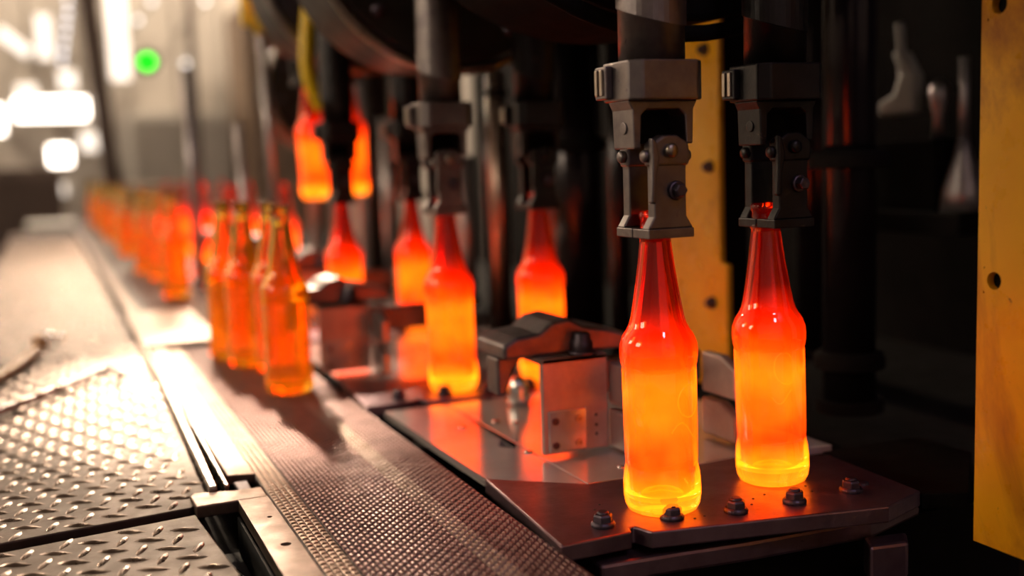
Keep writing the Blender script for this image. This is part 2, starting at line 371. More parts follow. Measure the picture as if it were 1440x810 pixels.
# rails, bracket and side strip between deck and belt
r1 = tag(obj('guide_rail', prism(B(), [(.119, 1.008), (.1265, 1.008), (.139, 1.60), (.139, 1.88), (.131, 1.88), (.131, 1.6)], -.012, .0035), RAIL, bevel=.0014, seg=3), 'bright polished guide rail along the edge of the tread plate', 'rail')
bm = B(); prism(bm, [(.1335, 1.012), (.1375, 1.012), (.1435, 1.55), (.1405, 1.55)], -.012, .002); tag(obj('thin_rail', bm, RAIL, bevel=.001), 'thin bright rail beside the wider guide rail', 'rail')
br = thing('corner_bracket', 'brown L-shaped flat steel bracket over the open slot', 'bracket', (0, 0, -.012))
bm = B(); holed(bm, .1385, .1645, .55, .968, [(.1535, .834, .0042), (.155, .908, .0022)], 0, .011, 'z'); obj('long_bar', bm, BAR, br)
bm = B(); prism(bm, [(.1025, .966), (.1385, .968), (.1645, .968), (.1645, 1.000), (.142, 1.000), (.106, 1.010), (.1015, 1.002)], 0, .0112); obj('cross_arm', bm, BAR, br, bevel=.0012)
bm = B(); lathe(bm, [(.0041, .004), (.0041, .0085), (.003, .0095)], 20, (.1535, .834, 0)); obj('countersunk_screw', bm, CHROME, br)
lp = thing('slot_lining', 'black slot lining with glints below the bracket', 'channel', (0, 0, -.05))
bm = B(); box(bm, .1125, .138, .55, .962, 0, .004); box(bm, .136, .138, .55, .962, 0, .036); obj('slot_floor', bm, BLACK, lp)
bm = B(); lathe(bm, [(.003, 0), (.003, .004), (.0015, .006)], 12, (.1215, .872, .006)); obj('green_indicator', bm, lamp_mat('lit_dim_green_lens', (.12, .8, .02), .7), lp)
bm = B(); tube(bm, [(.124, .79, .01), (.127, .84, .016), (.124, .9, .01)], .002); obj('slot_wire', bm, CHROME, lp)
st = thing('side_strip', 'flat steel strip between guide rail and chain belt', 'strip', (0, 0, -.012))
obj('strip_plate', prism(B(), [(.1425, 1.058), (.168, 1.05), (.168, 7.8), (.1445, 7.8), (.1445, 1.6)], 0, .010), BAR, st, bevel=.001)
obj('strip_block', prism(B(), [(.146, 1.008), (.158, 1.008), (.160, 1.046), (.146, 1.046)], 0, .006), BOLT, st, bevel=.0015)
cv = thing('seam_cover', 'flat cover plate across strip and belt behind the dark seam', 'cover plate', (0, 0, -.003))
obj('cover_plate', prism(B(), [(.132, 1.90), (.262, 1.90), (.262, 2.35), (.132, 2.35)], 0, .009), BAR, cv, bevel=.0015)
obj('cover_lip', prism(B(), [(.132, 1.89), (.262, 1.89), (.262, 1.899), (.132, 1.899)], 0, .006), BLACK, cv)

# ------------------------------------------------------------------ chain belt (silent-chain links)
cb = thing('chain_belt', 'steel link chain belt running along the bottle line', 'conveyor belt', (0, 0, -.018))
obj('belt_base', box(B(), .168, .3405, .45, 7.8, 0, .0115), BELTBASE, cb)
def links(x0, x1, px, wx, y0, y1, py, ly, z0, h, tilt):
    bm = B(); n = 0; x = x0+px/2; c = 0
    while x < x1:
        y = y0+(py/2 if c % 2 else 0)
        while y < y1:
            a, b2 = x-wx/2, x+wx/2; i = wx*.22; j = ly*.2
            z = z0+random.uniform(-.0001, .0001)
            v = [bm.verts.new(q) for q in ((a, y, z), (b2, y, z), (b2, y+ly, z), (a, y+ly, z), (a+i, y+j, z+h), (b2-i, y+j, z+h+tilt), (b2-i, y+ly-j, z+h+tilt*1.2), (a+i, y+ly-j, z+h*.9))]
            for f in ((4, 5, 6, 7), (0, 1, 5, 4), (1, 2, 6, 5), (2, 3, 7, 6), (3, 0, 4, 7)): bm.faces.new([v[k] for k in f])
            y += py
        x += px; c += 1
    return bm
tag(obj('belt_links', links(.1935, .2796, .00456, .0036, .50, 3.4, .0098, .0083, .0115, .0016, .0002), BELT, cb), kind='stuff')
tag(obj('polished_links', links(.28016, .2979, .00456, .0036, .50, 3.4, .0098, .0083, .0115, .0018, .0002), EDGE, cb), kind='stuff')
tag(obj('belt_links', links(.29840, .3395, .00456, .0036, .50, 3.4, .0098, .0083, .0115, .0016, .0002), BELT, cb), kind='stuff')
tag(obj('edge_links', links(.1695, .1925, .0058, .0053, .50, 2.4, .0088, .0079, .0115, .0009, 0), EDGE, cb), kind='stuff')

# ------------------------------------------------------------------ dead plates (one per station) and transfer plates
PITCH = .5425
def YS(k): return .766+PITCH*k
ORD = ['first', 'second', 'third', 'fourth', 'fifth', 'sixth', 'seventh', 'eighth', 'ninth', 'tenth', 'eleventh', 'twelfth', 'thirteenth', 'fourteenth', 'fifteenth', 'sixteenth', 'seventeenth', 'eighteenth']
def dead_plate(k, label, group=None):
    t = thing('bottle_plate', label, 'plate', (0, YS(k)-.766, 0), (0, 0, 0), group)
    bm = B()
    pts = [(.339, .726), (.401, .729), (.404, .738), (.4085, .7385), (.414, .721), (.52, .701), (.613, .683), (.665, .703), (.672, .83), (.60, .868), (.467, .858), (.428, .859), (.3535, .920)]
    prism(bm, pts, -.014, 0); obj('plate', bm, DEAD, t, bevel=.0016)
    for x, y in ((.388, .764-.012), (.445, .742), (.4985, .731), (.554, .728), (.614, .730)):
        hex_bolt('bolt', t, (x, y, 0), .0080, .0098)
    bm = B(); lathe(bm, [(.006, 0), (.0055, .0018), (.003, .0026)], 20, (.636, .742, 0)); obj('rivet', bm, BOLT, t)
    bm = B()
    for a, b2 in ((.40, .79), (.41, .80), (.53, .752), (.545, .757), (.57, .75), (.585, .745), (.46, .732), (.47, .7335), (.59, .76), (.52, .74), (.555, .742)):
        lathe(bm, [(.0012, 0), (.0008, .0005)], 8, (a, b2, 0))
    tag(obj('spatter', bm, BLACK, t), kind='stuff')
    bm = B(); prism(bm, [(.667, .703), (.703, .687), (.80, .78), (.80, .85), (.68, .85), (.675, .83)], -.017, -.003); obj('side_wing', bm, SOOT, t, bevel=.0012)
    return t
DL = ['front bottle plate of dark scorched steel with bolts along its edge', 'second bottle plate, under the blurred glowing bottle left of centre', 'third bottle plate, behind the far bracket block']
for k in range(3): dead_plate(k, DL[k])
for k in range(3, 8): dead_plate(k, 'far bottle plate, %s one beyond the third station' % ORD[k-3], 'far bottle plates')
def transfer(k, label, group=None):
    t = thing('transfer_plate', label, 'plate', (0, YS(k)-.766, -.001), (0, 0, 0), group)
    # two sheets with a fine seam between them and a diamond slot in the left one
    L = [(.355, .921), (.4285, .861), (.4290, .998), (.4290, 1.236), (.352, 1.236)]
    bm = B()
    o = [(.409, 1.022), (.4205, 1.006), (.4288, 1.018), (.4205, 1.044)]   # slot outline
    # left sheet as a ring of quads about the slot
    out = [(.355, .921), (.4285, .861), (.4290, 1.236), (.352, 1.236)]
    for z, in ((0,), (-.008,)):
        ov = [bm.verts.new((*p, z)) for p in out]; iv = [bm.verts.new((*p, z)) for p in o]
        for i in range(4): bm.faces.new((ov[i], ov[(i+1) % 4], iv[(i+1) % 4], iv[i]))
    for P in (out, o):
        for i in range(4):
            a, b2 = P[i], P[(i+1) % 4]
            bm.faces.new([bm.verts.new(q) for q in ((*a, 0), (*b2, 0), (*b2, -.008), (*a, -.008))])
    bmesh.ops.remove_doubles(bm, verts=bm.verts, dist=1e-6)
    obj('left_sheet', bm, PALE, t)
    obj('right_sheet', prism(B(), [(.4303, .862), (.467, .861), (.60, .871), (.70, .86), (.70, 1.236), (.4303, 1.236)], -.008, 0), PALE, t, bevel=.0008)
    for x, y in ((.4265, .985), (.447, 1.12), (.405, 1.115), (.463, 1.105), (.482, .893)):
        bm = B(); lathe(bm, [(.0048, 0), (.0044, .0014), (.002, .002)], 18, (x, y, 0)); obj('screw', bm, CHROME, t, True)
    return t
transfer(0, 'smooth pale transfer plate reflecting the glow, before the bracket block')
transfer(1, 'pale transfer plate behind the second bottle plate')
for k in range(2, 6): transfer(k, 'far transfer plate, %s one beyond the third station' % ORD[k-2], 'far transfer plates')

# ------------------------------------------------------------------ pusher brackets
def pusher(loc, label, group):
    t = thing('pusher_bracket', label, 'bracket', loc, (0, 0, 0), group)
    bm = B(); holed(bm, 0, .071, .003, .098, [(.0125, .046, .0001)], 0, .007, 'y') if False else box(bm, 0, .071, 0, .007, .003, .098); obj('front_plate', bm, BLOCK, t, bevel=.0015)
    obj('top_plate', box(B(), 0, .071, .0, .075, .0915, .098), BLOCK, t, bevel=.0015)
    pl = obj('name_plate', box(B(), .005, .046, -.0022, 0, .005, .046), PALE, t, bevel=.0012)
    for x, z in ((.012, .036), (.037, .036), (.012, .012), (.037, .012)):
        bm = B(); lathe(bm, [(.0036, 0), (.0036, .0014), (.0014, .0014), (.0012, .0004)], 16, (x, -.0022, z), (0, -1, 0)); obj('screw', bm, BOLT if x < .02 else RIM, pl)
    for z in (.018, .027, .037):
        bm = B(); lathe(bm, [(.0016, 0), (.0012, .0006)], 12, (.0575, 0, z), (0, -1, 0)); obj('stud', bm, BLACK, t)
    bm = B(); prism(bm, [(-.034, .098), (-.034, .112), (-.02, .119), (.004, .121), (.018, .131), (.036, .134), (.052, .124), (.078, .120), (.105, .112), (.105, .098)], .012, .085, 'y'); obj('cast_cover', bm, COVER, t, bevel=.004, seg=3)
    bm = B(); prism(bm, [(-.034, .060), (-.026, .060), (-.016, .085), (-.006, .098), (-.034, .098)], .03, .06, 'y'); obj('cover_leg', bm, COVER, t, bevel=.003)
    bm = B(); lathe(bm, [(.014, 0), (.014, .004), (.0105, .004), (.0105, .013), (.0085, .0145), (.0085, .02), (.006, .022)], 24, (.046, .004, .098)); obj('swivel_bolt', bm, BOLT, t, True)
    for x in (.073, .182):
        for z0, z1 in ((.002, .041), (.046, .088)):
            bm = B(); prism(bm, [(-.055, z0), (-.052, z0), (.004, z0), (.004, z1), (-.03, z1), (-.055, z1-.012)], x, x+.011, 'x'); obj('push_pad', bm, GREYPIPE if x < .1 else BLOCK, t, bevel=.003, seg=3)
    bm = B(); box(bm, .06, .20, .03, .05, .05, .085); obj('push_arm', bm, COVER, t, bevel=.004)
    return t
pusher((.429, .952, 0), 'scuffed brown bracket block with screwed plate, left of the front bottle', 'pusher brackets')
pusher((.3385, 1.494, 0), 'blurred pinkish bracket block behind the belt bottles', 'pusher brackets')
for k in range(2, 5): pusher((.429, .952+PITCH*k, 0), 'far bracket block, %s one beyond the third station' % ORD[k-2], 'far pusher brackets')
bm = B(); lathe(bm, [(.013, 0), (.015, .006), (.012, .014), (.013, .02), (.008, .03), (.004, .034)], 24, (.505, 1.19, .0)); tag(obj('pivot_knob', bm, CHROME, smooth=True), 'small dark chrome pivot knob on the pale plate behind the bracket block', 'knob')

# ------------------------------------------------------------------ bottles
OUT = [(0, .0035), (.012, .0028), (.020, .0012), (.0255, 0), (.0285, .0016), (.0307, .006), (.0318, .013), (.0317, .024), (.0310, .032), (.0298, .0375), (.0296, .041), (.0299, .045), (.0302, .07),
       (.0303, .10), (.0304, .117), (.0301, .1195), (.0309, .122), (.0316, .127), (.0318, .132), (.0312, .138), (.0288, .1445), (.0255, .1495), (.0232, .154), (.0215, .16), (.0189, .175), (.0165, .19), (.0143, .206), (.0128, .2185), (.0124, .2225),
       (.0132, .2235), (.0135, .2255), (.0128, .2275), (.0118, .229), (.0116, .238), (.0124, .2395), (.0126, .2425), (.0118, .245)]
def bottle_mesh(name, material, inner_scale=.0038, seg=56):
    prof = list(OUT)
    inn = [(.0085, .245), (.0085, .222), (.0102, .206), (.0125, .19), (.0150, .175), (.0176, .16), (.0195, .153), (.0222, .148), (.0255, .1425), (.0275, .136), (.0276, .13), (.0267, .12), (.0264, .10), (.0262, .06), (.0262, .045), (.0266, .035), (.0268, .02), (.024, .012), (.012, .0105), (0, .0115)]
    bm = B(); lathe(bm, prof+inn, seg); return bm
def bottle(material, label, loc, rot=(0, 0, 0), group=None):
    t = thing('glass_bottle', label, 'bottle', loc, rot, group)
    obj('bottle_glass', bottle_mesh('g', material), material, t, True)
    # faint moulded ring and swoosh on the belly
    if material is HOT:
        for nm, pts in (('moulded_ring', [(-1.5+.40*math.cos(2*PI*i/20), .094+.013*math.sin(2*PI*i/20)) for i in range(21)]),
                        ('moulded_swoosh', [(-2.1+.1*i, .070+.0075*math.sin(i*.55)) for i in range(12)])):
            bm = B(); tube(bm, [(.0299*math.cos(a), .0299*math.sin(a), z) for a, z in pts], .0006, 8, 4); obj(nm, bm, material, t, True)
    return t
b0 = bottle(HOT, 'glowing orange glass bottle nearest the camera, hanging from grey tongs', (.452, .768, .0005), (0, math.radians(-.9), .3), 'glowing bottles on the plates')
copy_thing(b0, (.577, .789, .0005), (0, math.radians(1.5), 1.9), 'glowing orange glass bottle under the blackened tongs, at the right')
HB = [((.466, 1.309), 'blurred glowing bottle on the second plate, left one of its pair'), ((.598, 1.322), 'blurred glowing bottle behind the brown bracket block'),
      ((.469, 1.852), 'glowing bottle above the far bracket block, left one of its pair'), ((.593, 1.852), 'glowing bottle half hidden behind the left bottle of the second plate')]
for i, ((x, y), l) in enumerate(HB):
    copy_thing(b0, (x, y, .0005), (0, math.radians((-.8, -.4, .4, 0)[i]), .7*i), l)
copy_thing(b0, (.509, 2.2, .226), (math.radians(3), math.radians(-5), .5), 'glowing bottle lifted high in the air, under yellow hoses')
copy_thing(b0, (.588, 2.22, .228), (0, 0, 2.5), 'glowing bottle lifted in the air, showing as a narrow orange strip')
for k in range(4, 8):
    for x in (.455, .59):
        copy_thing(b0, (x, YS(k), .0005), (0, 0, k), 'far glowing bottle, %s of the pair on the %s far plate past the raised bottle' % ('left' if x < .5 else 'right', ORD[k-3]), 'far glowing bottles')
a0 = bottle(AMBER, 'amber glass bottle on the belt, nearest the camera of its row', (.281, 1.435, -.0045), (0, 0, .4), 'amber bottles on the belt')
BB = [((.2685, 1.665), 'amber bottle on the belt, second of the near cluster'), ((.2535, 1.752), 'amber bottle on the belt, third and leftmost of the near cluster'), ((.297, 1.60), 'amber bottle on the belt, half hidden behind the nearest one'),
      ((.272, 2.675), 'amber bottle standing alone on the belt, behind the near cluster')]
for i, ((x, y), l) in enumerate(BB): copy_thing(a0, (x, y, -.0045), (0, 0, 1.1*i+1), l)
yy = 3.15
for i in range(18):
    copy_thing(a0, (.285+.02*math.sin(yy*7), yy, -.0045), (0, 0, yy), 'far amber bottle, %s from the near end of the blurred row down the belt' % ORD[i], 'far amber bottles on the belt'); yy += .25

# ------------------------------------------------------------------ take-out tongs
def tongs(material, loc, label, group, rz=0):
    t = thing('takeout_tongs', label, 'tongs', loc, (0, 0, rz), group)
    R = .0125
    for s in (-1, 1):
        # jaw foot with a half-round notch for the bottle finish
        arc = [(R*math.cos(a), s*(.0008+R*math.sin(a)) if R*math.sin(a) > 0 else s*.0008) for a in [PI*i/10 for i in range(11)]]
        foot = [(-.0205, s*.0008)]+[(-p[0], p[1]) for p in arc]+[(.0205, s*.0008), (.0205, s*.0262), (-.0205, s*.0262)]
        jw = obj('jaw', prism(B(), foot, .0, .0075), material, t, bevel=.0008)
        # flare and arm above the foot
        bm = B(); y0, y1 = sorted((s*.0145, s*.0250))
        prism(bm, [(-.0205, .0075), (.0205, .0075), (.0145, .017), (.0145, .054), (.0155, .060), (.0155, .074), (-.0155, .074), (-.0155, .060), (-.0145, .054), (-.0145, .017)], y0, y1, 'y')
        obj('jaw_arm', bm, material, t, bevel=.0012)
        bm = B(); y0, y1 = sorted((s*.0125, s*.0265)); prism(bm, [(-.0165, .056), (.0165, .056), (.018, .064), (.0165, .074), (.006, .080), (-.006, .080), (-.0165, .074)], y0, y1, 'y'); obj('knuckle', bm, material, t, bevel=.0025, seg=3)
        for sx in (-1, 1):
            bm = B(); lathe(bm, [(.0050, 0), (.0050, .004), (.0040, .0055)], 20, (sx*.0155, s*.0185, .064), (sx, 0, 0)); obj('pivot_pin', bm, material, t, True)
    bm = B(); lathe(bm, [(.0075, 0), (.0075, .0025), (.0062, .0032)], 24, (.005, -.025, .037), (0, -1, 0)); lathe(bm, [(.0056, .0032), (.0056, .0085), (.0046, .0095)], 6, (.005, -.025, .037), (0, -1, 0)); obj('jaw_bolt', bm, BOLT, t, bevel=.0006)
    bm = B(); prism(bm, [(-.019, .028), (-.0145, .027), (-.0135, .048), (-.0105, .062), (-.0135, .076), (-.018, .078), (-.0175, .055)], -.0285, -.0225, 'y'); obj('lever_finger', bm, material, t, bevel=.0015)
    bm = B(); lathe(bm, [(.0055, 0), (.0055, .004), (.004, .006)], 20, (-.001, -.0265, .068), (0, -1, 0)); obj('centre_pin', bm, RIM if material is TONG else material, t, True)
    # inverted-U housing
    bm = B(); prism(bm, [(-.0265, .070), (-.0205, .070), (-.0195, .096), (-.014, .1005), (.014, .1005), (.0195, .096), (.0205, .073), (.0265, .073), (.0275, .100), (.031, .107), (-.031, .107), (-.0275, .100)], -.0165, .0165, 'y'); obj('housing', bm, material, t, bevel=.0012)
    bm = B(); lathe(bm, [(.0048, 0), (.0048, .0012), (.004, .0014)], 24, (-.0268, -.002, .086), (-1, 0, 0)); obj('housing_pin', bm, material, t)
    bm = B(); box(bm, -.0195, .0195, .006, .0155, .074, .101); obj('housing_web', bm, SOOT, t)
    # chamfered collar and side clip
    c = .0085; a = .033; d = .0285
    bm = B(); prism(bm, [(-a, -d+c), (-a+c, -d), (a-c, -d), (a, -d+c), (a, d-c), (a-c, d), (-a+c, d), (-a, d-c)], .107, .1375); obj('collar', bm, material, t, bevel=.0016)
    bm = B(); box(bm, -.0395, -.0325, .004, .022, .109, .1345); obj('side_clip', bm, material, t, bevel=.0014)
    bm = B(); box(bm, -.0415, -.0390, .007, .011, .112, .132); box(bm, -.0415, -.0390, .015, .019, .112, .132); obj('clip_spring', bm, RIM, t, bevel=.0006)
    # shaft with a tilted sleeve edge
    bm = B(); cyl(bm, (0, 0, .1375), (0, 0, .36), .0262, 40); obj('shaft', bm, material, t, True)
    bm = B(); n = 40; lo = []; hi = []
    for i in range(n):
        an = 2*PI*i/n; lo.append(bm.verts.new((.0276*math.cos(an), .0276*math.sin(an), .172+.0085*math.sin(an)-.004*math.cos(an)))); hi.append(bm.verts.new((.0276*math.cos(an), .0276*math.sin(an), .30)))
    for i in range(n): bm.faces.new((lo[i], lo[(i+1) % n], hi[(i+1) % n], hi[i]))
    bm.faces.new(lo[::-1]); bm.faces.new(hi); obj('sleeve', bm, material, t, bevel=.001)
    # hanger that bolts the shaft to the drum behind it
    bm = B(); box(bm, -.02, .02, -.02, .054, .345, .375); obj('hanger', bm, material, t, bevel=.003)
    return t
ZT = .2248
t0 = tongs(TONG, (.449, .768, ZT), 'grey steel take-out tongs gripping the front bottle', 'take-out tongs')
td = tongs(TONGDARK, (.5825, .790, ZT), 'soot blackened take-out tongs gripping the right bottle', 'take-out tongs')
copy_thing(t0, (.463, 1.309, ZT), (0, 0, 0), 'blurred grey take-out tongs above the left bottle of the second plate', 'take-out tongs')
copy_thing(td, (.597, 1.322, ZT), (0, 0, 0), 'blurred dark take-out tongs above the bottle behind the bracket block', 'take-out tongs')
copy_thing(td, (.4695, 1.852, ZT), (0, 0, 0), 'take-out tongs above the left bottle of the third plate', 'take-out tongs')
copy_thing(td, (.593, 1.852, ZT), (0, 0, 0), 'take-out tongs above the right bottle of the third plate', 'take-out tongs')
copy_thing(td, (.4895, 2.188, .449), (math.radians(3), math.radians(-5), 0), 'take-out tongs holding the bottle lifted high in the air', 'take-out tongs')
copy_thing(td, (.588, 2.22, .452), (0, 0, 0), 'take-out tongs above the narrow lifted bottle', 'take-out tongs')

# ------------------------------------------------------------------ overhead drums, canopy
def drum(k, cx, cz, R, label, group=None):
    y = YS(k)+.085
    t = thing('takeout_drum', label, 'machine drum', (cx, y, cz), (0, 0, 0), group)
    bm = B(); lathe(bm, [(R*.96, 0), (R*.96, .2)], 64, (0, 0, 0), (0, 1, 0)); obj('drum_body', bm, DRUM if k else SOOT, t, bevel=.006)
    bm = B(); tube(bm, [(R*math.cos(2*PI*i/32), .004, R*math.sin(2*PI*i/32)) for i in range(33)], .0075, 10, 2); obj('drum_rim', bm, RIM if k else SOOT, t, True)
    for i in range(10):
        a = 2*PI*(i+.3)/10; hex_bolt('drum_bolt', t, (R*.82*math.cos(a), 0, R*.82*math.sin(a)), .008, .008, (0, -1, 0))
    return t
drum(0, .53, .665, .27, 'big dark overhead drum behind the front tongs')
drum(1, .52, .60, .19, 'dark overhead drum with bright rim above the second plate')
drum(2, .56, .645, .19, 'dark overhead drum with bright rim above the third plate')
drum(3, .63, .71, .18, 'brown overhead drum right behind the raised bottles', 'far overhead drums')
drum(4, .76, .50, .18, 'farthest brown overhead drum, last in the row', 'far overhead drums')
ca = thing('machine_canopy', 'black machine canopy beam over the drums', 'machine cover', (0, 0, 1.0))
obj('canopy_slab', box(B(), .42, 1.34, .42, 3.35, 0, .25), SOOT, ca, bevel=.01)
obj('canopy_beam', box(B(), .86, .98, .42, 2.9, -.36, 0), SOOT, ca, bevel=.01)
for k in range(0, 5): obj('drum_hanger', box(B(), (.50, .50, .52, .58, .72)[k], (.56, .55, .58, .66, .80)[k], YS(k)+.14, YS(k)+.24, (-.064, -.209, -.164, -.109, -.319)[k], 0), SOOT, ca)
# ------------------------------------------------------------------ machine back: panel, columns, pipes
bp = thing('machine_back_panel', 'black back panel of the machine behind the columns', 'machine panel', (1.32, 0, -.04))
for i in range(5):
    obj('panel_sheet', box(B(), 0, .03, .35+i*.62, .35+i*.62+.60, 0, 1.03), SOOT, bp, bevel=.004)
def column(x, y, r, z0, z1, m, label, flanges=(), group=None):
    t = thing('machine_column', label, 'column', (x, y, z0), (0, 0, 0), group)
    bm = B(); cyl(bm, (0, 0, 0), (0, 0, z1-z0), r, 32); obj('column_shaft', bm, m, t, True)
    bm = B(); cyl(bm, (0, 0, 0), (0, 0, .014), r*1.3, 32); obj('column_foot', bm, SOOT, t)
    for fz, fr, fh in flanges:
        bm = B(); lathe(bm, [(fr, 0), (fr, fh*.7), (fr*.85, fh)], 32, (0, 0, fz-z0)); obj('column_flange', bm, SOOT if m is not GREYPIPE else GREYPIPE, t, bevel=.002)
    return t
SHINY = metal('polished_black_column', (.012, .009, .010), (.028, .02, .022), .14, .26, .5, 14, .1, 120)
column(.838, 1.0, .0295, -.01, .99, SHINY, 'polished black column with flange, right of the second bottle', ((.268, .045, .02), (.04, .04, .02)))
column(.79, 1.60, .045, -.01, .5, SHINY, 'thick dark column catching red glow, behind the bracket block', ((.30, .055, .02),))
column(.76, 1.40, .014, -.01, .5, SHINY, 'thin dark column with a red glint, left of the front tongs')
column(.74, 1.80, .0175, -.01, .445, PIPE, 'bright salmon pipe standing behind the right bottle of the second plate', ((.40, .022, .012),))
column(.80, 1.98, .016, -.01, .5, SHINY, 'dark thin column behind the salmon pipe')
column(.80, 2.13, .02, -.01, .30, GREYPIPE, 'dull grey pipe between the two bottles of the second plate')
column(.80, 2.66, .022, -.01, .40, GREYPIPE, 'dull grey pipe behind the third plate')
column(.78, 2.80, .028, -.01, .52, PIPE, 'tall brownish pipe behind the raised bottles', ((.40, .036, .02),))
column(1.02, 1.28, .035, -.01, .64, SHINY, 'dark column behind the flange column, near the back panel')
for k in range(3, 5):
    column(.82, YS(k)-.1, .04, -.01, .6, PIPE, 'far brown column, %s one beyond the third station' % ORD[k-3], (), 'far columns')
    column(.72, YS(k)+.2, .02, -.01, .5, GREYPIPE, 'far grey pipe, %s one beyond the third station' % ORD[k-3], (), 'far pipes')
def pipe_bits():
    t = thing('valve_bracket', 'pale L-shaped valve bracket deep in the dark at right', 'valve', (1.15, 1.27, .30))
    bm = B(); prism(bm, [(-.045, .035), (.03, .035), (.03, .055), (-.0, .066), (-.012, .095), (.004, .125), (-.02, .125), (-.045, .09)], -.01, .01, 'x'); obj('valve_body', bm, GREYPAINT, t, bevel=.006, seg=3)
    bm = B(); tube(bm, [(0, -.01, .09), (0, -.008, .13), (0, -.004, .165)], .006); obj('valve_stem', bm, GREYPAINT, t, True)
    t = thing('pressure_nozzle', 'small round-topped nozzle deep in the dark at right', 'nozzle', (1.15, 1.187, .30))
    bm = B(); lathe(bm, [(.010, 0), (.008, .03), (.012, .045), (.014, .06), (.012, .072), (.004, .08)], 20); obj('nozzle_body', bm, GREYPIPE, t, True)
    t = thing('grease_rod', 'thin upright grey rod with conical foot beside the yellow panel', 'rod', (1.15, 1.143, .2005))
    bm = B(); cyl(bm, (0, 0, .09), (0, 0, .205), .0065); obj('rod_stem', bm, GREYPIPE, t, True)
    bm = B(); lathe(bm, [(.03, 0), (.026, .03), (.012, .075), (.007, .1)], 24); obj('rod_foot', bm, GREYPIPE, t, True)
    t = thing('support_shelf', 'dark shelf carrying the nozzle and rod deep at right', 'shelf', (1.08, 1.0, .17))
    obj('shelf_plate', box(B(), .02, .24, .1, .32, .0, .03), SOOT, t, bevel=.003); obj('shelf_riser', box(B(), .04, .11, .165, .31, .03, .13), SOOT, t, bevel=.003)
pipe_bits()
# yellow post plate with bolts
yp = thing('yellow_post', 'heat stained yellow post plate with dark bolts, behind the front tongs', 'post', (.752, 0, -.01))
bm = B(); prism(bm, [(1.117, .01), (1.262, .01), (1.262, .475), (1.132, .475), (1.132, .167), (1.117, .165)], 0, .008, 'x'); obj('post_plate', bm, YELLOW2, yp, bevel=.0015)
for y, z in ((1.158, .424), (1.150, .283), (1.148, .116), (1.225, .05)):
    hex_bolt('post_bolt', yp, (0, y, z), .0065, .009, (-1, 0, 0))
obj('post_spine', box(B(), .008, .06, 1.16, 1.25, .0, .87), SOOT, yp)
# yellow guard panel
gp = thing('guard_panel', 'worn yellow guard panel with round holes, at the right edge', 'panel', (.658, 0, -.022))
bm = B(); holed(bm, .16, .638, 0, .85, [(.622, .2085, .0068), (.6215, .4135, .0072)], 0, .007, 'x', 28); obj('panel_sheet', bm, YELLOW, gp)
obj('panel_backing', box(B(), .008, .028, .60, .634, .05, .85), SOOT, gp)
obj('panel_foot', box(B(), .008, .05, .30, .60, -.978, .85), SOOT, gp)

# ------------------------------------------------------------------ yellow hoses, poles above the third station
def pole(p0, p1, r, m, label, cap=None):
    t = thing('upright_rod', label, 'rod', p0)
    d = Vector(p1)-Vector(p0)
    bm = B(); cyl(bm, (0, 0, 0), d, r, 20); obj('rod_shaft', bm, m, t, True)
    if cap:
        bm = B(); cyl(bm, d*cap, d*1.02, r*1.5, 20); obj('yellow_sleeve', bm, YHOSE, t, True)
    return t
pole((.464, 2.40, -.005), (.452, 2.40, .68), .010, GREYPIPE, 'tall pale rod with yellow sleeve at top, left of the raised bottle', .84)
pole((.405, 2.42, -.005), (.398, 2.42, .385), .011, GREYPIPE, 'short pale rod left of the yellow sleeved rod')
pole((.3545, 2.9, -.005), (.3545, 2.9, .54), .014, GREYPIPE, 'pale rod standing left of all other rods')
pole((.592, 2.40, -.005), (.594, 2.40, .55), .012, GREYPIPE, 'pale rod right of the raised bottle')
bm = B(); tube(bm, [(.445, 1.915, .56), (.438, 1.915, .50), (.437, 1.915, .455), (.445, 1.915, .42), (.460, 1.92, .39)], .0125, 14); tag(obj('yellow_hose', bm, YHOSE, smooth=True), 'bent bright yellow hose above the raised bottle', 'hose')
bm = B(); tube(bm, [(.424, 2.42, .80), (.425, 2.42, .70), (.428, 2.42, .59)], .012, 14); tag(obj('yellow_hose', bm, YHOSE, smooth=True), 'olive yellow hose end at the top, left of the yellow sleeve', 'hose')
bm = B(); tube(bm, [(.44, 1.96, .60), (.447, 1.96, .545), (.48, 1.96, .50), (.53, 1.96, .485)], .007, 12); tag(obj('steel_hose', bm, RIM, smooth=True), 'curved bare steel hose under the third drum', 'hose')

# ------------------------------------------------------------------ loose tools on the deck
hk = thing('hook_rod', 'bright steel rod with curved tip lying on the tread plate', 'tool', (0, 0, .0045))
bm = B(); tube(bm, [(-.30, 1.10, .0), (-.068, 1.468, .0), (.02, 1.61, .001), (.056, 1.665, .003), (.075, 1.66, .004), (.083, 1.62, .003)], .0055, 12); obj('rod_bar', bm, GREYPIPE, hk, True)
for p in (.2, .45, .7):
    q = Vector((-.068, 1.468, 0)).lerp(Vector((.02, 1.61, .001)), p); d = Vector((.088, .142, .001)).normalized()
    bm = B(); cyl(bm, q, q+d*.012, .0068, 16); obj('rod_ring', bm, RIM, hk, True)
sk = thing('wooden_stick', 'amber wooden stick with rounded end lying on the left deck', 'tool', (0, 0, .006))
bm = B(); tube(bm, [(-.19, 1.40, 0), (-.075, 1.71, 0), (-.024, 1.93, .004)], .008, 12); obj('stick_shaft', bm, WOOD, sk, True)
bm = B(); lathe(bm, [(0, -.014), (.010, -.009), (.0135, 0), (.010, .009), (0, .014)], 20, (-.022, 1.94, .010)); obj('stick_knob', bm, WOOD, sk, True)
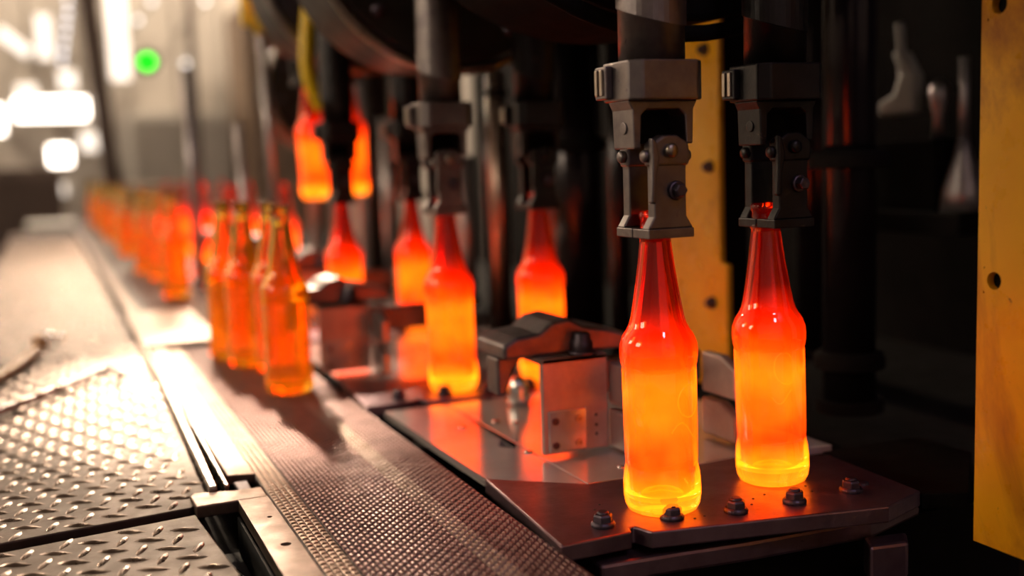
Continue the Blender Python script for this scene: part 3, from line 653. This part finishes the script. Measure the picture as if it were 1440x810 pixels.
bm = B(); lathe(bm, [(0, -.008), (.010, -.005), (.014, 0), (.011, .006), (0, .009)], 18, (-.012, 2.06, .009)); tag(obj('glint_bead', bm, CHROME, smooth=True), 'chrome bead standing in for a blurred glint past the wooden stick', 'glint bead')  # chrome beads added to make the blurred glints on the deck
bm = B(); lathe(bm, [(0, -.006), (.008, -.003), (.010, 0), (.008, .004), (0, .007)], 18, (.008, 2.06, .006)); tag(obj('glint_bead', bm, CHROME, smooth=True), 'smaller chrome bead standing in for a glint, right of the bigger one', 'glint bead')

# ------------------------------------------------------------------ far machinery and lights at the left
g = thing('steel_girder', 'brown leaning steel girder at the far left', 'girder', (.47, 8.8, -1))
bm = B(); prism(bm, [(.06, .0), (.14, .0), (-.03, 3.4), (-.16, 3.4)], -.06, .06, 'y'); obj('girder_web', bm, BEAM, g, bevel=.01)
bm = B(); prism(bm, [(.03, .0), (.06, .0), (-.15, 3.4), (-.18, 3.4)], -.1, .1, 'y'); obj('girder_flange', bm, BEAM, g, bevel=.006)
def cabinet(x0, x1, y0, y1, z1, m, label, doors=1, z0=-1.0):
    t = thing('machine_cabinet', label, 'cabinet', (x0, y0, z0))
    obj('cabinet_body', box(B(), 0, x1-x0, 0, y1-y0, 0, z1-z0), m, t, bevel=.015)
    for i in range(doors):
        w_ = (x1-x0)/doors
        d = obj('cabinet_door', box(B(), i*w_+.02, (i+1)*w_-.02, -.015, 0, .05, z1-z0-.05), m, t, bevel=.006)
        bm = B(); box(bm, (i+1)*w_-.06, (i+1)*w_-.045, -.035, -.015, (z1-z0)*.5, (z1-z0)*.5+.12); obj('door_handle', bm, BLACK, d)
    return t
cabinet(.62, 1.35, 8.6, 9.3, .72, GREYPAINT, 'pale grey cabinet below the green lamp', 2)
cabinet(.50, .90, 7.6, 8.2, .20, BROWNPAINT, 'low brown cabinet in front of the pale grey one', 2)
cabinet(-.45, .125, 7.9, 8.5, .34, BEAM, 'dark low cabinet at the far end of the walkway', 2)
cabinet(-.10, .16, 6.6, 7.1, .02, GREYPAINT, 'small pale box standing at the end of the walkway', 1)
cabinet(1.45, 2.2, 8.4, 9.2, 1.5, BROWNPAINT, 'tall brown cabinet behind the far columns', 2)
def fixture(x0, x1, y, z0, z1, m, label, rot=0, group='glowing work lights at the far left'):
    cx, cz = (x0+x1)/2, (z0+z1)/2; hx, hz = (x1-x0)/2, (z1-z0)/2
    t = thing('work_light', label, 'lamp', (cx, y, cz), (0, rot, 0), group)
    obj('light_housing', box(B(), -hx-.015, hx+.015, .0, .05, -hz-.015, hz+.015), GREYPAINT, t, bevel=.008)
    obj('light_diffuser', box(B(), -hx, hx, -.012, 0, -hz, hz), m, t, bevel=.006)
    obj('light_mount', box(B(), -.03, .03, .05, 9.369-y, -.03, .03), BEAM, t)
    return t
fixture(-.14, .36, 9, .70, .85, LWORK, 'wide cream work light at the far left, the longest one')
fixture(-.24, .02, 9, 1.22, 1.30, LSOFT, 'slanted tube light near the top left corner', math.radians(40))
fixture(.05, .15, 9, 1.14, 1.46, LSOFT, 'upright cream light below the top left corner')
fixture(.56, .70, 9.2, 1.0, 1.9, LSOFT, 'tall upright cream light right of the leaning girder')
fixture(.07, .22, 9, .36, .50, LWORK, 'square cream light below the wide work light')
fixture(.10, .17, 9, .13, .22, LSOFT, 'smallest cream light, below the square one')
fixture(-.30, -.22, 9, .60, .80, LWORK, 'cream light cut by the left edge of the frame')
fixture(.30, .42, 9.1, .46, .60, LSOFT, 'soft cream light right of the square one')
fixture(-.12, .02, 9.1, .86, .96, LSOFT, 'soft cream light on top of the wide work light')
fixture(.18, .30, 9.1, .92, 1.06, LSOFT, 'soft cream light above the wide one, beside the girder')
def pin(x, y, z, m, r, label, group):
    t = thing('signal_lamp', label, 'lamp', (x, y, z), (0, 0, 0), group)
    bm = B(); lathe(bm, [(r, 0), (r, .012), (r*.6, .02)], 20, (0, 0, 0), (0, -1, 0)); obj('lamp_lens', bm, m, t)
    bm = B(); box(bm, -.03, .03, 0, .04, -.03, .03); obj('lamp_box', bm, GREYPAINT, t, bevel=.006)
    if m is LGREEN:
        bm = B(); lathe(bm, [(.085, 0), (.085, .008)], 24, (0, .002, 0), (0, 1, 0)); obj('added_black_disc', bm, BLACK, t)  # added black disc hides the pale wall so the green stays saturated
    obj('lamp_stem', box(B(), -.006, .006, .04, 9.369-y, -.006, .006), BEAM, t)
pin(.775, 8.55, 1.124*.95+.015, LGREEN, .05, 'round green signal lamp in the far blur', None)
for i, (x, z) in enumerate(((1.12, 1.40), (1.075, 1.095), (.752, 1.41), (.86, 1.55), (1.25, 1.56))):
    pin(x, 8.8, z, LPIN if i == 0 else lamp_mat('lit_small_lens', (1, .97, .95), 3.0), .016, 'small white signal lamp in the far blur, ' + ('upper right of the green one', 'right of the green one', 'upper left of the green one', 'straight above the green one', 'highest and farthest right')[i], 'white signal lamps')
for i, (x, z) in enumerate(((.282, 1.56), (.275, 1.48), (.262, 1.41), (.252, 1.34), (.235, 1.26), (.222, 1.19), (.21, 1.12))):
    pin(x, 9.0, z, lamp_mat('lit_string_lens', (.93, .92, 1), 3.0), .014, 'small white lamp in the string left of the girder, %s from the top' % ORD[i], 'string of white lamps')
